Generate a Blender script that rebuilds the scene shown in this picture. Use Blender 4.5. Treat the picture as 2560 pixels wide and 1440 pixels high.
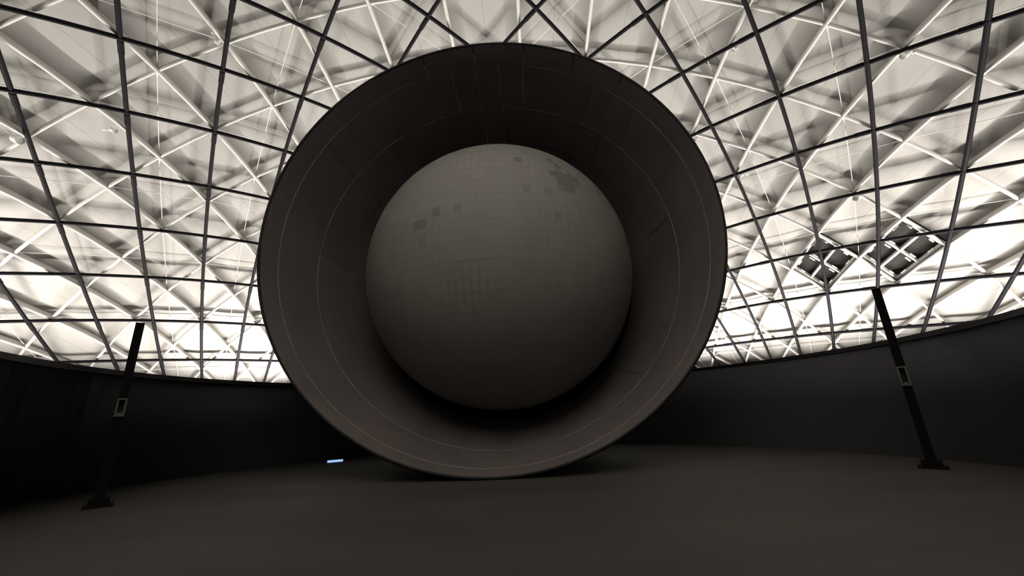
import bpy, bmesh, math, random
import numpy as np
from mathutils import Matrix, Vector

for o in list(bpy.data.objects):
    bpy.data.objects.remove(o)
SC = bpy.context.scene
COL = SC.collection
random.seed(7)
S = 2.65                      # metres in one cell of the dark tube grid
G = 0.70                      # size of what stands on the floor against the tube grid
HC = 0.603 * G * S            # eye height of the camera above the floor
SQ = math.sqrt(.5)

# ------------------------------------------------------------------ camera
YAW, PIT, ROL, FPX = -0.045217, 0.296246, -0.045207, 998.1
cy_, sy_ = math.cos(YAW), math.sin(YAW)
cp_, sp_ = math.cos(PIT), math.sin(PIT)
fwd = Vector((sy_ * cp_, cy_ * cp_, sp_))
r0 = Vector((cy_, -sy_, 0))
u0 = r0.cross(fwd)
rgt = math.cos(ROL) * r0 + math.sin(ROL) * u0
upv = -math.sin(ROL) * r0 + math.cos(ROL) * u0
cam = bpy.data.cameras.new('camera')
cam.sensor_width = 36
cam.lens = FPX / 2560 * 36
cam.clip_end = 300
camo = bpy.data.objects.new('camera', cam)
COL.objects.link(camo)
camo.matrix_world = Matrix(((rgt.x, upv.x, -fwd.x, 0), (rgt.y, upv.y, -fwd.y, 0),
                            (rgt.z, upv.z, -fwd.z, HC), (0, 0, 0, 1)))
SC.camera = camo

# ------------------------------------------------------------------ world, view
w = bpy.data.worlds.new('world')
SC.world = w
w.use_nodes = True
w.node_tree.nodes['Background'].inputs[0].default_value = (0, 0, 0, 1)
w.node_tree.nodes['Background'].inputs[1].default_value = 0
vs = SC.view_settings
vs.view_transform = 'Standard'
vs.look = 'None'
vs.exposure = 0
vs.gamma = 1
vs.use_curve_mapping = False

# ------------------------------------------------------------------ the dome's shape
DP = dict(u0=3.647476, v0=-2.06016, R=9.610565, a=0.0022173, b=0.0274916, c=-0.1231841)
DC = np.array([0.00887004501, -0.00649365641, 0.00933915855, 0.0192826549, -0.0151051478, -0.0241557963, 0.00678106255,
               0.0266441916, -0.000495301118, -0.00268725071, -0.00143281713, 0.0242252454, 0.0121468943, 0.000408135151,
               -0.0231620677, -0.00233942776, 0.0116368753, -0.00152955044, -0.0167620937, 0.00346723115, 0.00163310739]).reshape(3, 7)
MON = [(i, j) for i in range(4) for j in range(4) if 2 <= i + j <= 3]
CAMC = np.array([0.609192766, -2.90310858, -5.04254352])


def raw(k, r):
    k = np.asarray(k, float)
    r = np.asarray(r, float)
    U = (k - DP['u0']) / DP['R']
    V = (r - DP['v0']) / DP['R']
    a, b = np.tan(U), np.tan(V)
    d = np.sqrt(1 + a * a + b * b)
    R = DP['R']
    x = R * a / d * (1 + DP['a'] * U * U + DP['b'] * V * V)
    y = R * b / d * (1 + DP['a'] * V * V + DP['b'] * U * U)
    z = (R / d - R) * (1 + DP['c'] * (U * U + V * V))
    M = np.stack([U ** i * V ** j for i, j in MON], -1)
    X = np.stack([(x - y) * SQ, (x + y) * SQ, z], -1) + R * np.stack([M @ DC[0], M @ DC[1], M @ DC[2]], -1)
    W = (X - CAMC) * S
    W[..., 2] += HC
    return W


def nrm(k, r):
    e = 1e-3
    n = np.cross(raw(k + e, r) - raw(k, r), raw(k, r + e) - raw(k, r))
    n /= np.linalg.norm(n, axis=-1)[..., None]
    return n * np.sign(n[..., 2:3])


def dome(k, r, h=0.0):
    """point of the dome at tube-grid coordinates k, r, moved h metres outward"""
    k = np.asarray(k, float)
    r = np.asarray(r, float)
    return raw(k, r) + h * nrm(k, r) if h else raw(k, r)


# ------------------------------------------------------------------ round wall plan and the lamps behind it
WALL_TOP = 0.48 * G * S + HC
WC, WR = Vector((-0.165 * G * S, 4.0 * G * S, 0)), 3.585 * G * S       # circle of the wall's upper edge
BC, BR = Vector((-0.45 * G * S, 3.10 * G * S, 0)), 4.24 * G * S        # circle of the wall's foot


def circ_hit(c, r, ph):
    ux, uy = math.sin(ph), math.cos(ph)
    b = c.x * ux + c.y * uy
    return b + math.sqrt(max(0.0, b * b - c.x * c.x - c.y * c.y + r * r))


P_LAMP, P_LEFT, P_RIGHT, P_SIDE, P_BACK = 450, .32, .58, .9, 375
ARC_R, ARC_Z, ARC_TILT, ARC_SPREAD = 7.75, -.05, .33, 122
PHE = math.radians(57)


def wall_top(ph):
    """the wall is low in front and its unseen back is raised to keep low light off the sphere"""
    ph = abs((ph + math.pi) % (2 * math.pi) - math.pi)
    t = max(0.0, min(1.0, (math.degrees(ph) - 72) / 30))
    t = t * t * (3 - 2 * t)
    return WALL_TOP + (HC + .9 * S - WALL_TOP) * t  # extra height at the unseen back, added to block low light


def wall_pt(ph, f, out=0.0):
    """point of the wall in direction ph from the hall's viewing spot at the fraction f of its height: an arc in front, a wide bay behind"""
    ph = (ph + math.pi) % (2 * math.pi) - math.pi
    q = max(-PHE, min(PHE, ph))
    L = circ_hit(BC, BR, q) * (1 - f) + circ_hit(WC, WR, q) * f
    if abs(ph) > PHE:
        t = min(1, (abs(ph) - PHE) / math.radians(85))
        t = t * t * (3 - 2 * t)
        L = L + (3.4 * S - L) * t
    L += out
    return Vector((L * math.sin(ph), L * math.cos(ph), wall_top(ph) * f))




def uplight(p, along, aim, size, watts, spread):
    l = bpy.data.lights.new('uplight', 'AREA')
    l.shape = 'RECTANGLE'
    l.size = size
    l.size_y = .10
    l.spread = math.radians(spread)
    l.energy = watts
    l.color = (1, .95, .88)
    lo = bpy.data.objects.new('uplight', l)
    COL.objects.link(lo)
    X = Vector(along).normalized()
    Z = -Vector(aim).normalized()
    X = (X - Z * X.dot(Z)).normalized()
    Y = Z.cross(X)
    lo.matrix_world = Matrix(((X.x, Y.x, Z.x, p[0]), (X.y, Y.y, Z.y, p[1]), (X.z, Y.z, Z.z, p[2]), (0, 0, 0, 1)))


# a long arc of uplights on the floor behind the wall, following the foot of the dome
DC0 = Vector((-.609 * S, 2.903 * S, 0))
for i in range(29):
    th = -98 + 196 * (i + .5) / 29
    a = math.radians(th)
    out = Vector((math.sin(a), math.cos(a), 0))
    p = DC0 + out * ARC_R * S + Vector((0, 0, HC + ARC_Z * S))
    if th < -76:
        w_ = P_SIDE
    elif th < -50:
        w_ = P_LEFT
    elif th > 34:
        w_ = P_RIGHT
    else:
        w_ = 1
    uplight(p, (-out.y, out.x, 0), out * -ARC_TILT + Vector((0, 0, 1)), 2.2, P_LAMP * w_, ARC_SPREAD)
# added unseen uplights at the back, washing the crown to light sphere and ring
for i in range(8):
    a = math.radians(158 + 44 * (i + .5) / 8)
    Ld = circ_hit(Vector((-.609 * S, 2.903 * S, 0)), 7.25 * S, a)
    p = Vector((Ld * math.sin(a), Ld * math.cos(a), HC + .12 * S))
    out = Vector((p.x + .609 * S, p.y - 2.903 * S, 0)).normalized()
    uplight(p, (-out.y, out.x, 0), out * -.8 + Vector((0, 0, 1)), 2.2, P_BACK, 42)


# ------------------------------------------------------------------ materials
def mat(name, col, rough=.6, metal=0.0, noise=0.0, nscale=3.0, stretch=None, bump=0.0, spec=.5, emit=None, col2=None):
    m = bpy.data.materials.new(name)
    m.use_nodes = True
    nt = m.node_tree
    b = nt.nodes['Principled BSDF']
    b.inputs['Base Color'].default_value = (*col, 1)
    b.inputs['Roughness'].default_value = rough
    b.inputs['Metallic'].default_value = metal
    b.inputs['Specular IOR Level'].default_value = spec
    if emit:
        b.inputs['Emission Color'].default_value = (*emit[0], 1)
        b.inputs['Emission Strength'].default_value = emit[1]
    if noise or bump:
        tc = nt.nodes.new('ShaderNodeTexCoord')
        mp = nt.nodes.new('ShaderNodeMapping')
        nt.links.new(tc.outputs['Object'], mp.inputs[0])
        if stretch:
            mp.inputs['Scale'].default_value = stretch
        n = nt.nodes.new('ShaderNodeTexNoise')
        n.inputs['Scale'].default_value = nscale
        n.inputs['Detail'].default_value = 6
        n.inputs['Roughness'].default_value = .6
        nt.links.new(mp.outputs[0], n.inputs['Vector'])
        if noise:
            rp = nt.nodes.new('ShaderNodeMapRange')
            rp.inputs['From Min'].default_value = .3
            rp.inputs['From Max'].default_value = .7
            nt.links.new(n.outputs['Fac'], rp.inputs['Value'])
            mx = nt.nodes.new('ShaderNodeMix')
            mx.data_type = 'RGBA'
            c2 = col2 or tuple(c * (1 - noise) for c in col)
            mx.inputs[6].default_value = (*c2, 1)
            mx.inputs[7].default_value = (*(min(1, c * (1 + noise)) for c in col), 1)
            nt.links.new(rp.outputs[0], mx.inputs[0])
            nt.links.new(mx.outputs[2], b.inputs['Base Color'])
        if bump:
            bp = nt.nodes.new('ShaderNodeBump')
            bp.inputs['Strength'].default_value = bump
            bp.inputs['Distance'].default_value = .02
            nt.links.new(n.outputs['Fac'], bp.inputs['Height'])
            nt.links.new(bp.outputs[0], b.inputs['Normal'])
    return m


M_SKIN = mat('white_membrane', (0.4235, 0.4081, 0.3889), .75, noise=.025, nscale=.5, spec=.2)
M_STEEL = mat('white_painted_steel', (.68, .66, .63), .45, noise=.02, nscale=2)
M_ROD = mat('white_rod', (.82, .80, .77), .4, noise=.02, nscale=2)
M_TUBE = mat('dark_tube_paint', (.007, .006, .008), .6, noise=.15, nscale=3, spec=.12)
M_FLOOR = mat('dark_concrete', (.049, .045, .040), .8, noise=.22, nscale=.55, stretch=(.35, 1.2, 1), bump=.15, spec=.25)
M_WALL = mat('charcoal_wall_paint', (.058, .058, .062), .7, noise=.06, nscale=.4, spec=.3)
M_RING = mat('black_brown_panel', (.140, .124, .119), .62, noise=.14, nscale=.55, bump=.1, spec=.25)
M_RINGBACK = mat('joint_glint_backing', (.62, .62, .64), .8, noise=.05, nscale=2, spec=.2)  # pale colour stands in for light showing along the panel joints
M_STRIP = mat('dull_joint_glint', (.34, .33, .34), .8, noise=.3, nscale=.8, spec=.2)  # grey stands in for light caught along the ring's round joints
M_LIP = mat('black_edge_trim', (.012, .012, .013), .6, noise=.1, nscale=2, spec=.2)
M_POST = mat('dark_post_paint', (.006, .0055, .005), .75, noise=.12, nscale=2, spec=.1)
M_SLOT = mat('bare_slot_frame', (.11, .11, .105), .45, noise=.1, nscale=4)
M_HOLE = mat('slot_interior', (.006, .006, .006), .8, noise=.1, nscale=4)
M_PANE = mat('smoked_pane', (.028, .027, .025), .7, noise=.06, nscale=1, spec=.08)
M_SPOT = mat('white_lamp_housing', (.85, .84, .81), .35, noise=.02, nscale=6)
M_GLOW = mat('blue_white_lens', (.6, .75, 1), .3, noise=.02, nscale=3, emit=((.38, .60, 1.0), 1.0))
TILE_SHADES = [.232, .2295, .227, .2245, .222]
M_TILE = [mat('grey_tile', (v, v * .965, v * .90), .7, noise=.03, nscale=2, spec=.25) for v in TILE_SHADES]
M_TILE.append(mat('grey_tile_dull', (.185, .18, .169), .7, noise=.05, nscale=3, spec=.25))
M_TILE.append(mat('grey_tile_dark', (.152, .15, .139), .7, noise=.05, nscale=3, spec=.25))
M_CORE = mat('tile_backing', (.205, .198, .184), .8, noise=.04, nscale=2, spec=.2)


# ------------------------------------------------------------------ mesh helpers
class MB:
    def __init__(s):
        s.v, s.f, s.m = [], [], []

    def add(s, vs_, fs, mi=0):
        o = len(s.v)
        s.v += [tuple(p) for p in vs_]
        s.f += [tuple(i + o for i in f) for f in fs]
        s.m += [mi] * len(fs)

    def grid(s, rows, mi=0, closed=False):
        n = len(rows[0])
        fs = []
        for i in range(len(rows) - 1):
            for j in range(n if closed else n - 1):
                k = (j + 1) % n
                fs.append((i * n + j, i * n + k, (i + 1) * n + k, (i + 1) * n + j))
        s.add([p for r in rows for p in r], fs, mi)

    def box(s, c, x, y, z, mi=0):
        """box at centre c with half-vectors x, y, z"""
        c, x, y, z = Vector(c), Vector(x), Vector(y), Vector(z)
        vs_ = [c + a * x + b * y + d * z for a in (-1, 1) for b in (-1, 1) for d in (-1, 1)]
        s.add(vs_, [(0, 1, 3, 2), (4, 6, 7, 5), (0, 4, 5, 1), (2, 3, 7, 6), (0, 2, 6, 4), (1, 5, 7, 3)], mi)

    def sweep(s, pts, frames, prof, mi=0, caps=True):
        """prof: (side, up) pairs; frames: (side, up) per point"""
        rows = [[Vector(p) + a * Vector(fr[0]) + b * Vector(fr[1]) for a, b in prof] for p, fr in zip(pts, frames)]
        n = len(prof)
        s.grid(rows, mi, closed=True)
        if caps:
            s.add(rows[0], [tuple(range(n))[::-1]], mi)
            s.add(rows[-1], [tuple(range(n))], mi)

    def build(s, name, m, parent=None, smooth=False):
        me = bpy.data.meshes.new(name)
        me.from_pydata(s.v, [], s.f)
        ms = m if isinstance(m, (list, tuple)) else [m]
        for x in ms:
            me.materials.append(x)
        if len(ms) > 1:
            me.polygons.foreach_set('material_index', s.m)
        bm = bmesh.new()
        bm.from_mesh(me)
        bmesh.ops.recalc_face_normals(bm, faces=bm.faces)
        bm.to_mesh(me)
        bm.free()
        if smooth:
            me.polygons.foreach_set('use_smooth', [True] * len(me.polygons))
        me.update()
        o = bpy.data.objects.new(name, me)
        COL.objects.link(o)
        if parent:
            o.parent = parent
            o.matrix_parent_inverse = parent.matrix_world.inverted()
        return o


def tag(o, label=None, cat=None, group=None, kind=None):
    if label:
        o['label'] = label
    if cat:
        o['category'] = cat
    if group:
        o['group'] = group
    if kind:
        o['kind'] = kind
    return o


def empty(name, loc):
    o = bpy.data.objects.new(name, None)
    o.empty_display_size = .3
    COL.objects.link(o)
    o.location = loc
    o.matrix_world = Matrix.Translation(loc)
    return o


def circ(n, r, ph=0.0):
    return [(r * math.cos(2 * math.pi * i / n + ph), r * math.sin(2 * math.pi * i / n + ph)) for i in range(n)]


def bevel_rect(w_, h0, h1, b):
    x = w_ / 2
    return [(-x + b, h0), (x - b, h0), (x, h0 + b), (x, h1 - b), (x - b, h1), (-x + b, h1), (-x, h1 - b), (-x, h0 + b)]


KMIN, KMAX, RMIN, RMAX = -6, 14, -12, 8


def inside(k, r):
    return abs(k - DP['u0']) < 10.9 and abs(r - DP['v0']) < 10.9


def to_px(P):
    d = Vector(P) - Vector((0, 0, HC))
    z = d.dot(fwd)
    if z < .3:
        return None
    return 1280 + FPX * d.dot(rgt) / z, 720 - FPX * d.dot(upv) / z, z


def in_view(P, mx=150, my=150):
    q = to_px(P)
    return q is not None and -mx < q[0] < 2560 + mx and -my < q[1] < 990


def screen_size(P, size):
    q = to_px(P)
    return size / q[2] if q else 0


# ------------------------------------------------------------------ floor, wall
mb = MB()
DOME_C = Vector(((0 - CAMC[0]) * S, (0 - CAMC[1]) * S, 0))
rings = []
for rr in (0.0, 6, 12, 18, 24, 29):
    rings.append([DOME_C + Vector((rr * math.sin(2 * math.pi * i / 64), rr * math.cos(2 * math.pi * i / 64), 0)) for i in range(64)])
mb.grid(rings[1:], closed=True)
mb.add(rings[1], [tuple(range(64))])
floor = tag(mb.build('floor', M_FLOOR), 'wide dark grey concrete floor of the round hall', kind='structure')

mb = MB()
NW = 360
prof = []
for z, out in ((0, 0), (.5, 0), (1, 0), (1, .14), (.5, .14), (0, .14)):
    prof.append([wall_pt(2 * math.pi * i / NW, z, out) for i in range(NW)])
mb.grid(prof, closed=True)
wall = tag(mb.build('wall_back', M_WALL, smooth=False), 'low curved charcoal wall running around the hall behind the black ring', kind='structure')
me = wall.data
for pl in me.polygons:
    pl.use_smooth = abs(pl.normal.z) < .6
mb = MB()
cap = []
for z, out in ((WALL_TOP - .06, -.012), (WALL_TOP + .02, -.012), (WALL_TOP + .02, .152), (WALL_TOP - .06, .152)):
    cap.append([wall_pt(2 * math.pi * i / NW, 1, out) + Vector((0, 0, z - WALL_TOP)) for i in range(NW)])
mb.grid(cap + [cap[0]], closed=True)
tag(mb.build('trim_1', M_LIP), 'thin black capping along the top edge of the curved wall', kind='structure')

# ------------------------------------------------------------------ ceiling: white membrane panels, one to a diamond
SKIN_H = .150 * S
HATCH = [(17, -6), (17, -8)]
HATCH_SET = set(HATCH)


def diamond_pt(m, n, al, be, h):
    return dome((m + (al + be) / 2) / 1.5, (n + (al - be) / 2) / 1.5, h)


def panel_rows(m, n, nn=8):
    """two strips of cloth either side of a seam"""
    res = []
    for lo, hi in ((-1.0, -.002), (.002, 1.0)):
        al = np.linspace(-1, 1, nn + 1)
        be = np.linspace(lo, hi, nn // 2 + 1)
        A, B = np.meshgrid(al, be, indexing='ij')
        base = diamond_pt(m, n, A, B, SKIN_H)
        nv = nrm((m + (A + B) / 2) / 1.5, (n + (A - B) / 2) / 1.5)
        sag = .022 * (1 - A ** 2) * (1 - B ** 2) + .008 * (1 - np.abs(B)) * (1 - A ** 2)
        res.append(base - sag[..., None] * nv)
    return res


panels = []
for m in range(-10, 23):
    for n in range(-20, 14):
        if (m + n) % 2 == 0 or (m, n) in HATCH_SET:
            continue
        k, r = m / 1.5, n / 1.5
        if not inside(k, r):
            continue
        P = dome(k, r)
        if P[2] < -.8:
            continue
        vis = in_view(P, 260, 260)
        panels.append((screen_size(P, 1) if vis else 0, m, n, vis))
panels.sort(reverse=True)
rest = MB()
shown = []
for i, (sz, m, n, vis) in enumerate(panels):
    rows = panel_rows(m, n, 8 if vis else 4)
    if vis and len(shown) < 300:
        mb = MB()
        for g in rows:
            mb.grid(list(g))
        shown.append(mb)
    else:
        for g in rows:
            rest.grid(list(g))
ceiling = tag(rest.build('ceiling', M_SKIN, smooth=True), 'white domed membrane ceiling behind the steel lattice', kind='structure')
for mb in shown:
    mb.build('panel', M_SKIN, ceiling, smooth=True)

# ------------------------------------------------------------------ white diamond lattice
lattice = tag(empty('roof_lattice', dome(DP['u0'], DP['v0'], .1)),
              'white steel diamond lattice of ribs, struts and rods under the dome', 'lattice')


def frame_along(pts):
    """side and up vectors along a polyline lying on the dome; pts = list of (k, r, h)"""
    P = [Vector(dome(k, r, h)) for k, r, h in pts]
    N = [Vector(nrm(np.float64(k), np.float64(r))) for k, r, h in pts]
    fr = []
    for i in range(len(P)):
        t = (P[min(i + 1, len(P) - 1)] - P[max(i - 1, 0)]).normalized()
        sd = t.cross(N[i]).normalized()
        fr.append((sd, sd.cross(t).normalized()))
    return P, fr


RIB = bevel_rect(.07, .16, .385, .008)
FLANGE = [(x, y + .125) for x, y in circ(10, .06)]
STRUT = [(x, y * 1.15 + .16) for x, y in circ(10, .06)]
ok = lambda m, n: inside(m / 1.5, n / 1.5) and dome(m / 1.5, n / 1.5)[2] > -.3
nodes = [(m, n) for m in range(-12, 24) for n in range(-21, 15) if (m + n) % 2 == 0 and ok(m, n)]
NS = set(nodes)
# ribs: whole lines running (1, 1)
for dlt in range(-14, 36, 2):
    line = [(m, m - dlt) for m in range(-12, 24) if (m, m - dlt) in NS]
    if len(line) < 2:
        continue
    pts = []
    for a, b in zip(line[:-1], line[1:]):
        for t in (0, .5):
            pts.append(((a[0] + t) / 1.5, (a[1] + t) / 1.5, 0))
    pts.append((line[-1][0] / 1.5, line[-1][1] / 1.5, 0))
    P, fr = frame_along(pts)
    mb = MB()
    mb.sweep(P, fr, RIB)
    rb = mb.build('rib', M_STEEL, lattice)
    mb = MB()
    mb.sweep(P, fr, FLANGE)
    mb.build('flange', M_STEEL, rb, smooth=True)
# struts: segments running (1, -1)
segs = []
for m, n in nodes:
    if (m + 1, n - 1) in NS:
        c = dome((m + .5) / 1.5, (n - .5) / 1.5)
        segs.append((screen_size(c, 1) if in_view(c, 200, 200) else 0, m, n))
segs.sort(reverse=True)
rest = MB()
for i, (sz, m, n) in enumerate(segs):
    e = .03
    pts = [((m + t) / 1.5, (n - t) / 1.5, 0) for t in (e, .5, 1 - e)]
    P, fr = frame_along(pts)
    mb = MB() if (sz > 0 and i < 300) else rest
    mb.sweep(P, fr, STRUT)
    if mb is not rest:
        mb.build('strut', M_STEEL, lattice, smooth=True)
o = rest.build('strut_rest', M_STEEL, lattice)
o.name = 'struts'
o['kind'] = 'stuff'
# hubs where ribs and struts meet
hubs = []
for m, n in nodes:
    P = Vector(dome(m / 1.5, n / 1.5, .0))
    if in_view(P, 100, 100):
        hubs.append((screen_size(P, 1), m, n))
hubs.sort(reverse=True)
hub_me = None
for sz, m, n in hubs[:300]:
    P = Vector(dome(m / 1.5, n / 1.5, .10))
    N = Vector(nrm(np.float64(m / 1.5), np.float64(n / 1.5)))
    if hub_me is None:
        mb = MB()
        rows = [[Vector((a, b, z)) for a, b in circ(10, r_)] for z, r_ in ((.0, .04), (.02, .06), (.18, .06), (.24, .045))]
        mb.grid(rows, closed=True)
        mb.add(rows[0], [tuple(range(10))])
        mb.add(rows[-1], [tuple(range(10))])
        hb = mb.build('hub', M_STEEL, None)
        hub_me = hb.data
    else:
        hb = bpy.data.objects.new('hub', hub_me)
        COL.objects.link(hb)
    hb.parent = lattice
    hb.matrix_world = Matrix.Translation(P) @ N.to_track_quat('Z', 'Y').to_matrix().to_4x4()
# tie rods crossing every second diamond
rods = []
for m, n in nodes:
    if m % 2 == 0 and (m, n + 2) in NS and (m, n + 1) not in HATCH_SET:
        rods.append((m, n, 0, 2))
    if n % 2 == 1 and (m + 2, n) in NS and (m + 1, n) not in HATCH_SET:
        rods.append((m, n, 2, 0))
sized = []
for m, n, dm, dn in rods:
    c = dome((m + dm / 2) / 1.5, (n + dn / 2) / 1.5)
    sized.append((screen_size(c, 1) if in_view(c, 200, 200) else 0, m, n, dm, dn))
sized.sort(reverse=True)
rest = MB()
for i, (sz, m, n, dm, dn) in enumerate(sized):
    a = Vector(dome(m / 1.5, n / 1.5, .24))
    b = Vector(dome((m + dm) / 1.5, (n + dn) / 1.5, .24))
    t = (b - a).normalized()
    sd = t.cross(Vector((0, 0, 1))).normalized()
    up = sd.cross(t)
    mb = MB() if (sz > 0 and i < 300) else rest
    a2, b2 = a + t * .08, b - t * .08
    mb.sweep([a2, b2], [(sd, up)] * 2, circ(6, .012))
    for p, sg in ((a2, 1), (b2, -1)):                       # turnbuckle ends
        mb.sweep([p, p + t * sg * .05, p + t * sg * .26], [(sd * q, up * q) for q in (.6, 1, .4)], circ(6, .030))
    if mb is not rest:
        mb.build('tie_rod', M_ROD, lattice)
o = rest.build('tie_rods', M_ROD, lattice)
o['kind'] = 'stuff'

# ------------------------------------------------------------------ dark tube grid
grid = tag(empty('tube_grid', dome(4, -2, -.1)), 'dark steel tube grid curving under the white lattice', 'grid')


def tube_line(fixed, along_k):
    lo, hi = (KMIN - 1, KMAX + 1) if along_k else (RMIN - 1, RMAX + 1)
    run = []
    for t in np.arange(lo, hi + .01, .25):
        k, r = (t, fixed) if along_k else (fixed, t)
        if inside(k, r) and dome(k, r)[2] > .6:
            run.append((k, r, 0))
    if len(run) < 3:
        return
    P, fr = frame_along(run)
    mb = MB()
    mb.sweep(P, fr, circ(10, .068))
    o = mb.build('tube', M_TUBE, grid, smooth=True)
    # sleeves at the joints
    mb = MB()
    for i, (k, r, h) in enumerate(run):
        t = k if along_k else r
        if abs(t - round(t)) < .01 and 0 < i < len(P) - 1 and in_view(P[i], 50, 50):
            tt = (P[i + 1] - P[i]).normalized()
            offs = (.10, .52) if not along_k else (-.06, .06)
            mb.sweep([P[i] + tt * offs[0], P[i] + tt * offs[1]], [fr[i]] * 2, circ(10, .082))
    if mb.v:
        s_ = mb.build('sleeve', M_TUBE, o, smooth=False)
        s_['kind'] = 'stuff'


for k in range(KMIN, KMAX + 1):
    tube_line(k, False)
for r in range(RMIN, RMAX + 1):
    tube_line(r, True)

# ------------------------------------------------------------------ roof hatches
for hi, (m, n) in enumerate(HATCH):
    wn = tag(empty('window_%d' % (hi + 1), diamond_pt(m, n, 0, 0, .3)),
             ['diamond roof hatch with smoked panes, the one nearer the black ring',
              'diamond roof hatch with smoked panes above the right post'][hi], kind='structure')

    def pt(al, be, h):
        return Vector(diamond_pt(m, n, al, be, h))

    def bar(name, p, q_, wd, h0, h1, mtl, parent):
        t = (q_ - p).normalized()
        N = Vector(nrm(np.float64(m / 1.5), np.float64(n / 1.5)))
        sd = t.cross(N).normalized()
        b_ = MB()
        b_.sweep([p, q_], [(sd, sd.cross(t))] * 2, bevel_rect(wd, h0, h1, .008))
        return b_.build(name, mtl, parent)
    E1 = .90
    for a0, b0, a1, b1 in ((-1, -1, 1, -1), (1, -1, 1, 1), (1, 1, -1, 1), (-1, 1, -1, -1)):
        bar('frame_rail', pt(a0 * E1, b0 * E1, .25), pt(a1 * E1, b1 * E1, .25), .07, 0, .28, M_STEEL, wn)
        # kerb closing the gap up to the membrane
        bar('kerb', pt(a0 * .95, b0 * .95, .2), pt(a1 * .95, b1 * .95, .2), .05, 0, .5, M_SLOT, wn)
    bar('mullion', pt(-E1, 0, .25), pt(E1, 0, .25), .09, 0, .20, M_STEEL, wn)
    bar('mullion', pt(0, -E1, .25), pt(0, E1, .25), .07, 0, .16, M_STEEL, wn)
    for a0, a1 in ((-.87, -.03), (.03, .87)):
        for b0, b1 in ((-.87, -.03), (.03, .87)):
            mb = MB()
            g0 = [[pt(a, b, .42) for b in (b0, b1)] for a in (a0, a1)]
            g1 = [[pt(a, b, .45) for b in (b0, b1)] for a in (a0, a1)]
            mb.grid(g0)
            mb.grid(g1)
            rim = [g0[0][0], g0[0][1], g0[1][1], g0[1][0]], [g1[0][0], g1[0][1], g1[1][1], g1[1][0]]
            mb.grid([list(rim[0]), list(rim[1])], closed=True)
            mb.build('pane', M_PANE, wn)
    mb = MB()
    g = [[pt(a, b, .70) for b in (-1, 1)] for a in (-1, 1)]
    mb.grid(g)
    mb.build('backing_sheet', M_POST, wn)
    # opener arms: pairs of short bars beside the cross mullion, and clips along the rails
    for be in (-.62, .38):
        for da in (-.10, .10):
            bar('opener_arm', pt(da, be, .22), pt(da, be + .26, .22), .05, 0, .05, M_ROD, wn)
    for al in (-.55, .55):
        for be in (-.82, .82):
            bar('clip', pt(al - .1, be, .24), pt(al + .1, be, .24), .05, 0, .06, M_ROD, wn)
    for be in (-.5, .5):
        for al in (-.82, .82):
            bar('clip', pt(al, be - .1, .24), pt(al, be + .1, .24), .05, 0, .06, M_ROD, wn)

# ------------------------------------------------------------------ the black ring
D = 4.05 * G * S
AX = Vector((math.sin(math.radians(-6.09)) * D - .003 * D, 0, .485 * D + HC))      # axis runs along +Y
RY = .984 * D
ring = tag(empty('black_ring', Vector((AX.x, RY, 0))),
           'giant black panelled ring standing on the dark floor around the grey sphere', 'sculpture')


def ring_pt(th, rho, y):
    return Vector((AX.x + rho * D * math.sin(th), RY + y * D, AX.z + rho * D * math.cos(th)))


PROF = [(0.0, .628), (.035, .6235), (.07, .6195), (.15, .6075), (.24, .594), (.33, .579), (.41, .562), (.50, .541), (.58, .517)]


def prof_rho(y):
    ys, rs = zip(*PROF)
    return float(np.interp(y, ys, rs))


NT = 192
mb = MB()
rows = [[ring_pt(2 * math.pi * i / NT, rho + .0042, y) for i in range(NT)] for y, rho in PROF]
mb.grid(rows, closed=True)
mb.build('joint_backing', M_RINGBACK, ring, smooth=True)
mb = MB()
sec = [(.0, .6278), (-.003, .6295), (-.003, .6330), (.004, .6360), (.06, .6360), (.30, .628), (.50, .600), (.60, .55), (.66, .492), (.72, .455), (.78, .408), (.83, .365), (.90, .285), (.945, .185), (.972, .06), (.976, .02),
       (.963, .02), (.958, .065), (.932, .172), (.89, .262), (.82, .348), (.77, .395), (.71, .440), (.65, .477), (.60, .512), (.585, .528), (.50, .553), (.41, .572), (.24, .604), (.07, .6285), (.0, .6278)]
rows = [[ring_pt(2 * math.pi * i / NT, rho, y) for i in range(NT)] for y, rho in sec]
mb.grid(rows, closed=True)
o = mb.build('outer_shell', M_LIP, ring, smooth=True)
o['label'] = 'matt black outer shell and rim'
for ys in (.07, .24):
    mb = MB()
    mb.grid([[ring_pt(2 * math.pi * q_ / NT, prof_rho(y) + dr, y) for q_ in range(NT)] for y, dr in ((ys - .0006, .001), (ys - .0006, -.0006), (ys + .0006, -.0006), (ys + .0006, .001))], closed=True)
    mb.build('joint_glint_strip', M_STRIP, ring, smooth=False)  # added strip whose grey stands for light on the panel edges
BANDS = [(0.0, .07, 24, -2.5), (.07, .24, 48, -2.9), (.24, .41, 48, -2.7), (.41, .575, 48, -2.9)]
OPEN = {0: [-18.5, -2.5, 12.8, 27.4, 42.4], 1: [-10.3, -2.9, 4.6, 12.1, 34.6, 49.1, -46.4, -55], 2: [-2.7, 4.8, 42.3, -55.2, -40.2, 79.8, -85.2, 132.3], 3: []}
rng = random.Random(3)
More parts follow.
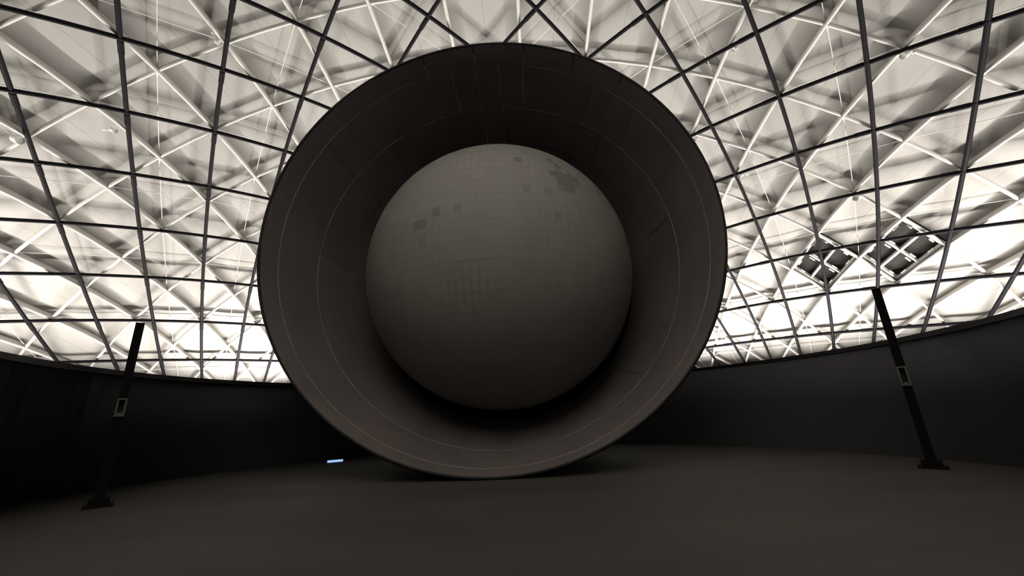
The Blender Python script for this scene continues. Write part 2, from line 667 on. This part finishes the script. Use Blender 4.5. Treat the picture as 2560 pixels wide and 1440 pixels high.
for bi, (ya, yb, nseg, ph) in enumerate(BANDS):
    st = 360 / nseg
    wide = set()
    for a in OPEN[bi]:
        wide.add(round((a - ph) / st) % nseg)
    for j in range(nseg):
        gl = (.0105 if j in wide else .0012)
        gr = (.0105 if (j + 1) % nseg in wide else .0012)
        rho0 = prof_rho((ya + yb) / 2) * D
        t0 = math.radians(ph + j * st) + gl / rho0
        t1 = math.radians(ph + (j + 1) * st) - gr / rho0
        y0, y1 = ya + (.0013 if ya else .0), yb - .0013
        nA = 4 if nseg == 48 else 8
        jit = rng.uniform(-.0003, .0003)
        inner = [[ring_pt(t0 + (t1 - t0) * i / nA, prof_rho(y) + jit, y) for i in range(nA + 1)] for y in (y0, (y0 + y1) / 2, y1)]
        outer = [[ring_pt(t0 + (t1 - t0) * i / nA, prof_rho(y) + .0028, y) for i in range(nA + 1)] for y in (y0, (y0 + y1) / 2, y1)]
        mb = MB()
        mb.grid(inner)
        mb.grid(outer)
        border = lambda g: g[0] + [g[1][-1]] + g[2][::-1] + [g[1][0]]
        mb.grid([border(inner), border(outer)], closed=True)
        mb.build('panel', M_RING, ring)
# ------------------------------------------------------------------ the grey sphere, tiled
SD = .485 * D / math.tan(math.radians(18.435))
SRAD = SD / math.cos(math.radians(18.435)) * math.sin(math.radians(18.445))
SCN = Vector((SD * math.sin(math.radians(-4.28)), SD * math.cos(math.radians(-4.28)), AX.z))
sphere = tag(empty('grey_sphere', SCN - Vector((0, 0, SRAD))),
             'huge grey tiled sphere set inside the black ring', 'sphere')
mb = MB()
rows = [[SCN + (SRAD - .014) * Vector((math.cos(la) * math.sin(lo), -math.cos(la) * math.cos(lo), math.sin(la)))
         for lo in [2 * math.pi * i / 128 for i in range(128)]] for la in [math.radians(-89.5 + 179 * j / 64) for j in range(65)]]
mb.grid(rows, closed=True)
mb.add(rows[0], [tuple(range(128))])
mb.add(rows[-1], [tuple(range(128))])
mb.build('core', M_CORE, sphere, smooth=True)
DARK = [(2.6, -23.0, 6), (6.1, -16.9, 6), (28.0, 13.4, 6), (34.6, 16.2, 5), (30.9, 28.1, 6), (27.9, 31.7, 6), (26.8, 29.5, 5),
        (21.1, 26.4, 6), (20.7, 28.9, 6), (20.4, 31.5, 6), (23.9, 34.3, 6), (20.3, 34.3, 6), (17.2, 27.5, 5), (17.0, 30.0, 6), (17.0, 32.6, 6),
        (23.9, 25.3, 6), (23.9, 28.3, 6), (23.9, 31.2, 6), (27.3, 36.7, 5), (23.9, 37.2, 6), (20.3, 37.4, 5), (12.9, 13.5, 5), (12.6, 22.0, 5), (21.1, 51.2, 6), (-4.8, -22.9, 5), (1.6, 23.8, 5),
        (7.2, -8.8, 5), (6.3, -13.8, 4), (3.1, -8.9, 4), (17, 13.4, 4), (9.8, 16, 4)]
tiles = []
ROWH = 3.3
rows_l = [-88 + ROWH * i for i in range(54)]
trng = random.Random(11)
to_cam = (Vector((0, 0, HC)) - SCN).normalized()
for la in rows_l:
    lm_ = la + ROWH / 2
    nt_ = max(6, int(round(360 * math.cos(math.radians(lm_)) / 2.55)))
    for j in range(nt_):
        lo0 = 360 / nt_ * j
        loc = (lo0 + 180 / nt_ + 180) % 360 - 180
        v = trng.random()
        mi = int(v * 5)
        for dla, dlo, dm in DARK:
            if abs(dla - lm_) < ROWH / 2 and abs((dlo - loc) * math.cos(math.radians(lm_))) < 1.3:
                mi = dm
        nvec = Vector((math.cos(math.radians(lm_)) * math.sin(math.radians(loc)),
                       -math.cos(math.radians(lm_)) * math.cos(math.radians(loc)), math.sin(math.radians(lm_))))
        tiles.append((nvec.dot(to_cam) + (.3 if mi >= 5 else 0), la, lo0, 360 / nt_, mi, trng.uniform(-.0012, .0012)))
tiles.sort(reverse=True)


def tile_mesh(b_, la, lo0, wd, mi, dz):
    g = .0014 / SRAD
    la0, la1 = math.radians(la) + g, math.radians(la + ROWH) - g
    cl = max(.05, math.cos(math.radians(la + ROWH / 2)))
    lo0_, lo1_ = math.radians(lo0) + g / cl, math.radians(lo0 + wd) - g / cl
    q = lambda a, o_, r_: SCN + r_ * Vector((math.cos(a) * math.sin(o_), -math.cos(a) * math.cos(o_), math.sin(a)))
    cs = ((la0, lo0_), (la0, lo1_), (la1, lo1_), (la1, lo0_))
    A = [q(a, o_, SRAD + dz) for a, o_ in cs]
    B = [q(a, o_, SRAD - .016) for a, o_ in cs]
    b_.add(A + B, [(0, 1, 2, 3)] + [(i, (i + 1) % 4, 4 + (i + 1) % 4, 4 + i) for i in range(4)], mi)


rest = MB()
for i, (vz, la, lo0, wd, mi, dz) in enumerate(tiles):
    if i < 300:
        mb = MB()
        tile_mesh(mb, la, lo0, wd, 0, dz)
        mb.build('tile', M_TILE[mi], sphere)
    else:
        tile_mesh(rest, la, lo0, wd, mi, dz)
o = rest.build('tiles', M_TILE, sphere)
o['kind'] = 'stuff'


# ------------------------------------------------------------------ tall slotted posts
def post(az, L, ztop, zs0, zs1, label):
    base = Vector((L * math.sin(math.radians(az)), L * math.cos(math.radians(az)), 0)) * G * S
    P = empty('slotted_post', base)
    tag(P, label, 'post', 'tall dark posts before the curved wall')
    fx = Vector((-math.cos(math.radians(az)), math.sin(math.radians(az)), 0))      # across
    fy = Vector((-math.sin(math.radians(az)), -math.cos(math.radians(az)), 0))     # towards the camera
    fx, fy = fx.normalized(), fy.normalized()
    Z = Vector((0, 0, 1))
    W_, T = .058, .058
    zt, s0, s1 = (q_ * L * G * S + HC for q_ in (ztop, zs0, zs1))

    def bx(name, x0, x1, y0, y1, z0, z1, m, par=P):
        b_ = MB()
        b_.box(base + fx * (x0 + x1) / 2 + fy * (y0 + y1) / 2 + Z * (z0 + z1) / 2, fx * (x1 - x0) / 2, fy * (y1 - y0) / 2, Z * (z1 - z0) / 2)
        return b_.build(name, m, par)
    bx('back_plate', -W_, W_, -T, -T + .03, .012, zt, M_POST)
    bx('side_rail', -W_, -W_ + .03, -T + .03, T, .012, zt, M_POST)
    bx('side_rail', W_ - .03, W_, -T + .03, T, .012, zt, M_POST)
    bx('cover_plate', -W_ + .03, W_ - .03, T - .045, T - .02, s1, zt - .01, M_POST)
    bx('cover_plate', -W_ + .03, W_ - .03, T - .045, T - .02, .012, s0, M_POST)
    b_ = MB()
    e = .022
    for (x0, x1, z0, z1) in ((-W_, -W_ + e, s0, s1), (W_ - e, W_, s0, s1), (-W_, W_, s0 - e, s0), (-W_, W_, s1, s1 + e)):
        b_.box(base + fx * (x0 + x1) / 2 + fy * (T + .006) + Z * (z0 + z1) / 2, fx * (x1 - x0) / 2, fy * .012, Z * (z1 - z0) / 2)
    b_.build('slot_frame', M_SLOT, P)
    bx('slot_lining', -W_ + .03, W_ - .03, -T + .03, -T + .04, s0, s1, M_HOLE)
    bx('slot_catch', -.03, .03, T - .05, T, s0 + .005, s0 + .035, M_SLOT)
    bx('top_cap', -W_, W_, -T, T, zt, zt + .02, M_POST)
    bx('base_plate', -.17, .17, -.17, .17, 0, .02, M_POST)
    bx('base_block', -.12, .12, -.12, .12, .02, .11, M_POST)
    return P


post(-46.5, 4.95, .182, .021, .0465, 'tall dark slotted post before the curved wall left of the black ring')
post(40.6, 4.95, .186, .013, .0415, 'tall dark slotted post before the curved wall right of the black ring')

# ------------------------------------------------------------------ small spotlights on the lattice
SPOTS = [(-.10, 2.659, .135, 'white spotlight on the lattice at the far left edge, the largest of its kind'),
         (.84, 2.30, .09, 'small white spotlight on a rib beside the second dark tube from the left'),
         (1.908, .632, .09, 'small white spotlight at a lattice hub high left of the black ring'),
         (8.041, -5.361, .10, 'white spotlight at a lattice hub in the upper right of the dome'),
         (7.043, -3.728, .08, 'small white spotlight on a rib up and right of the black ring'),
         (8.067, -2.705, .085, 'small white spotlight close beside the upper right rim of the black ring'),
         (10.053, -4.726, .11, 'white spotlight at the hub above the two roof hatches'),
         (9.036, -3.073, .075, 'small white spotlight right of the black ring, below the one by its rim')]
for k, r, rad, lab in SPOTS:
    p = Vector(dome(k, r, -.08))
    p = p + (Vector((0, 0, HC)) - p).normalized() * .25
    a = Vector(dome(k + (.11 if k > round(k) else -.11), r + (.11 if r > round(r) else -.11), .22))
    t = tag(empty('spotlight', a), lab, 'spotlight', 'small white spotlights on the lattice')
    ax = (Vector((0, 10, 0)) - p)
    ax.z = -6
    ax.normalize()
    sd = ax.cross(Vector((0, 0, 1))).normalized()
    up = sd.cross(ax)
    mb = MB()
    ln = [(-1.3, .30), (-1.2, .62), (-.7, .86), (.6, .98), (1.1, 1.0), (1.1, .84), (.8, .70)]
    mb.sweep([p + ax * rad * z for z, q in ln], [(sd * rad * q, up * rad * q) for z, q in ln], circ(14, 1.0))
    mb.build('housing', M_SPOT, t, smooth=False)
    mb = MB()
    mb.sweep([p, a], [(sd, ax)] * 2, circ(6, .022))
    mb.box((p + a) / 2, sd * .05, ax * .03, up * .02)
    mb.build('bracket', M_STEEL, t)

# ------------------------------------------------------------------ marker light at the foot of the wall
az, L = math.radians(-25.8), .603 * G / .089 * .985
c = Vector((L * math.sin(az) * S, L * math.cos(az) * S, 0))
mk = tag(empty('marker_light', c), 'small glowing blue-white marker light on the floor left of the black ring', 'light')
t = Vector((math.cos(az - .10), -math.sin(az - .10), 0))
nn = Vector((math.sin(az), math.cos(az), 0))
mb = MB()
mb.box(c + Vector((0, 0, .027)) + nn * .03, t * .21, nn * .04, Vector((0, 0, .026)))
mb.build('body', M_LIP, mk)
mb = MB()
mb.box(c + Vector((0, 0, .034)) - nn * .021, t * .19, nn * .01, Vector((0, 0, .026)))
mb.build('lens', M_GLOW, mk)
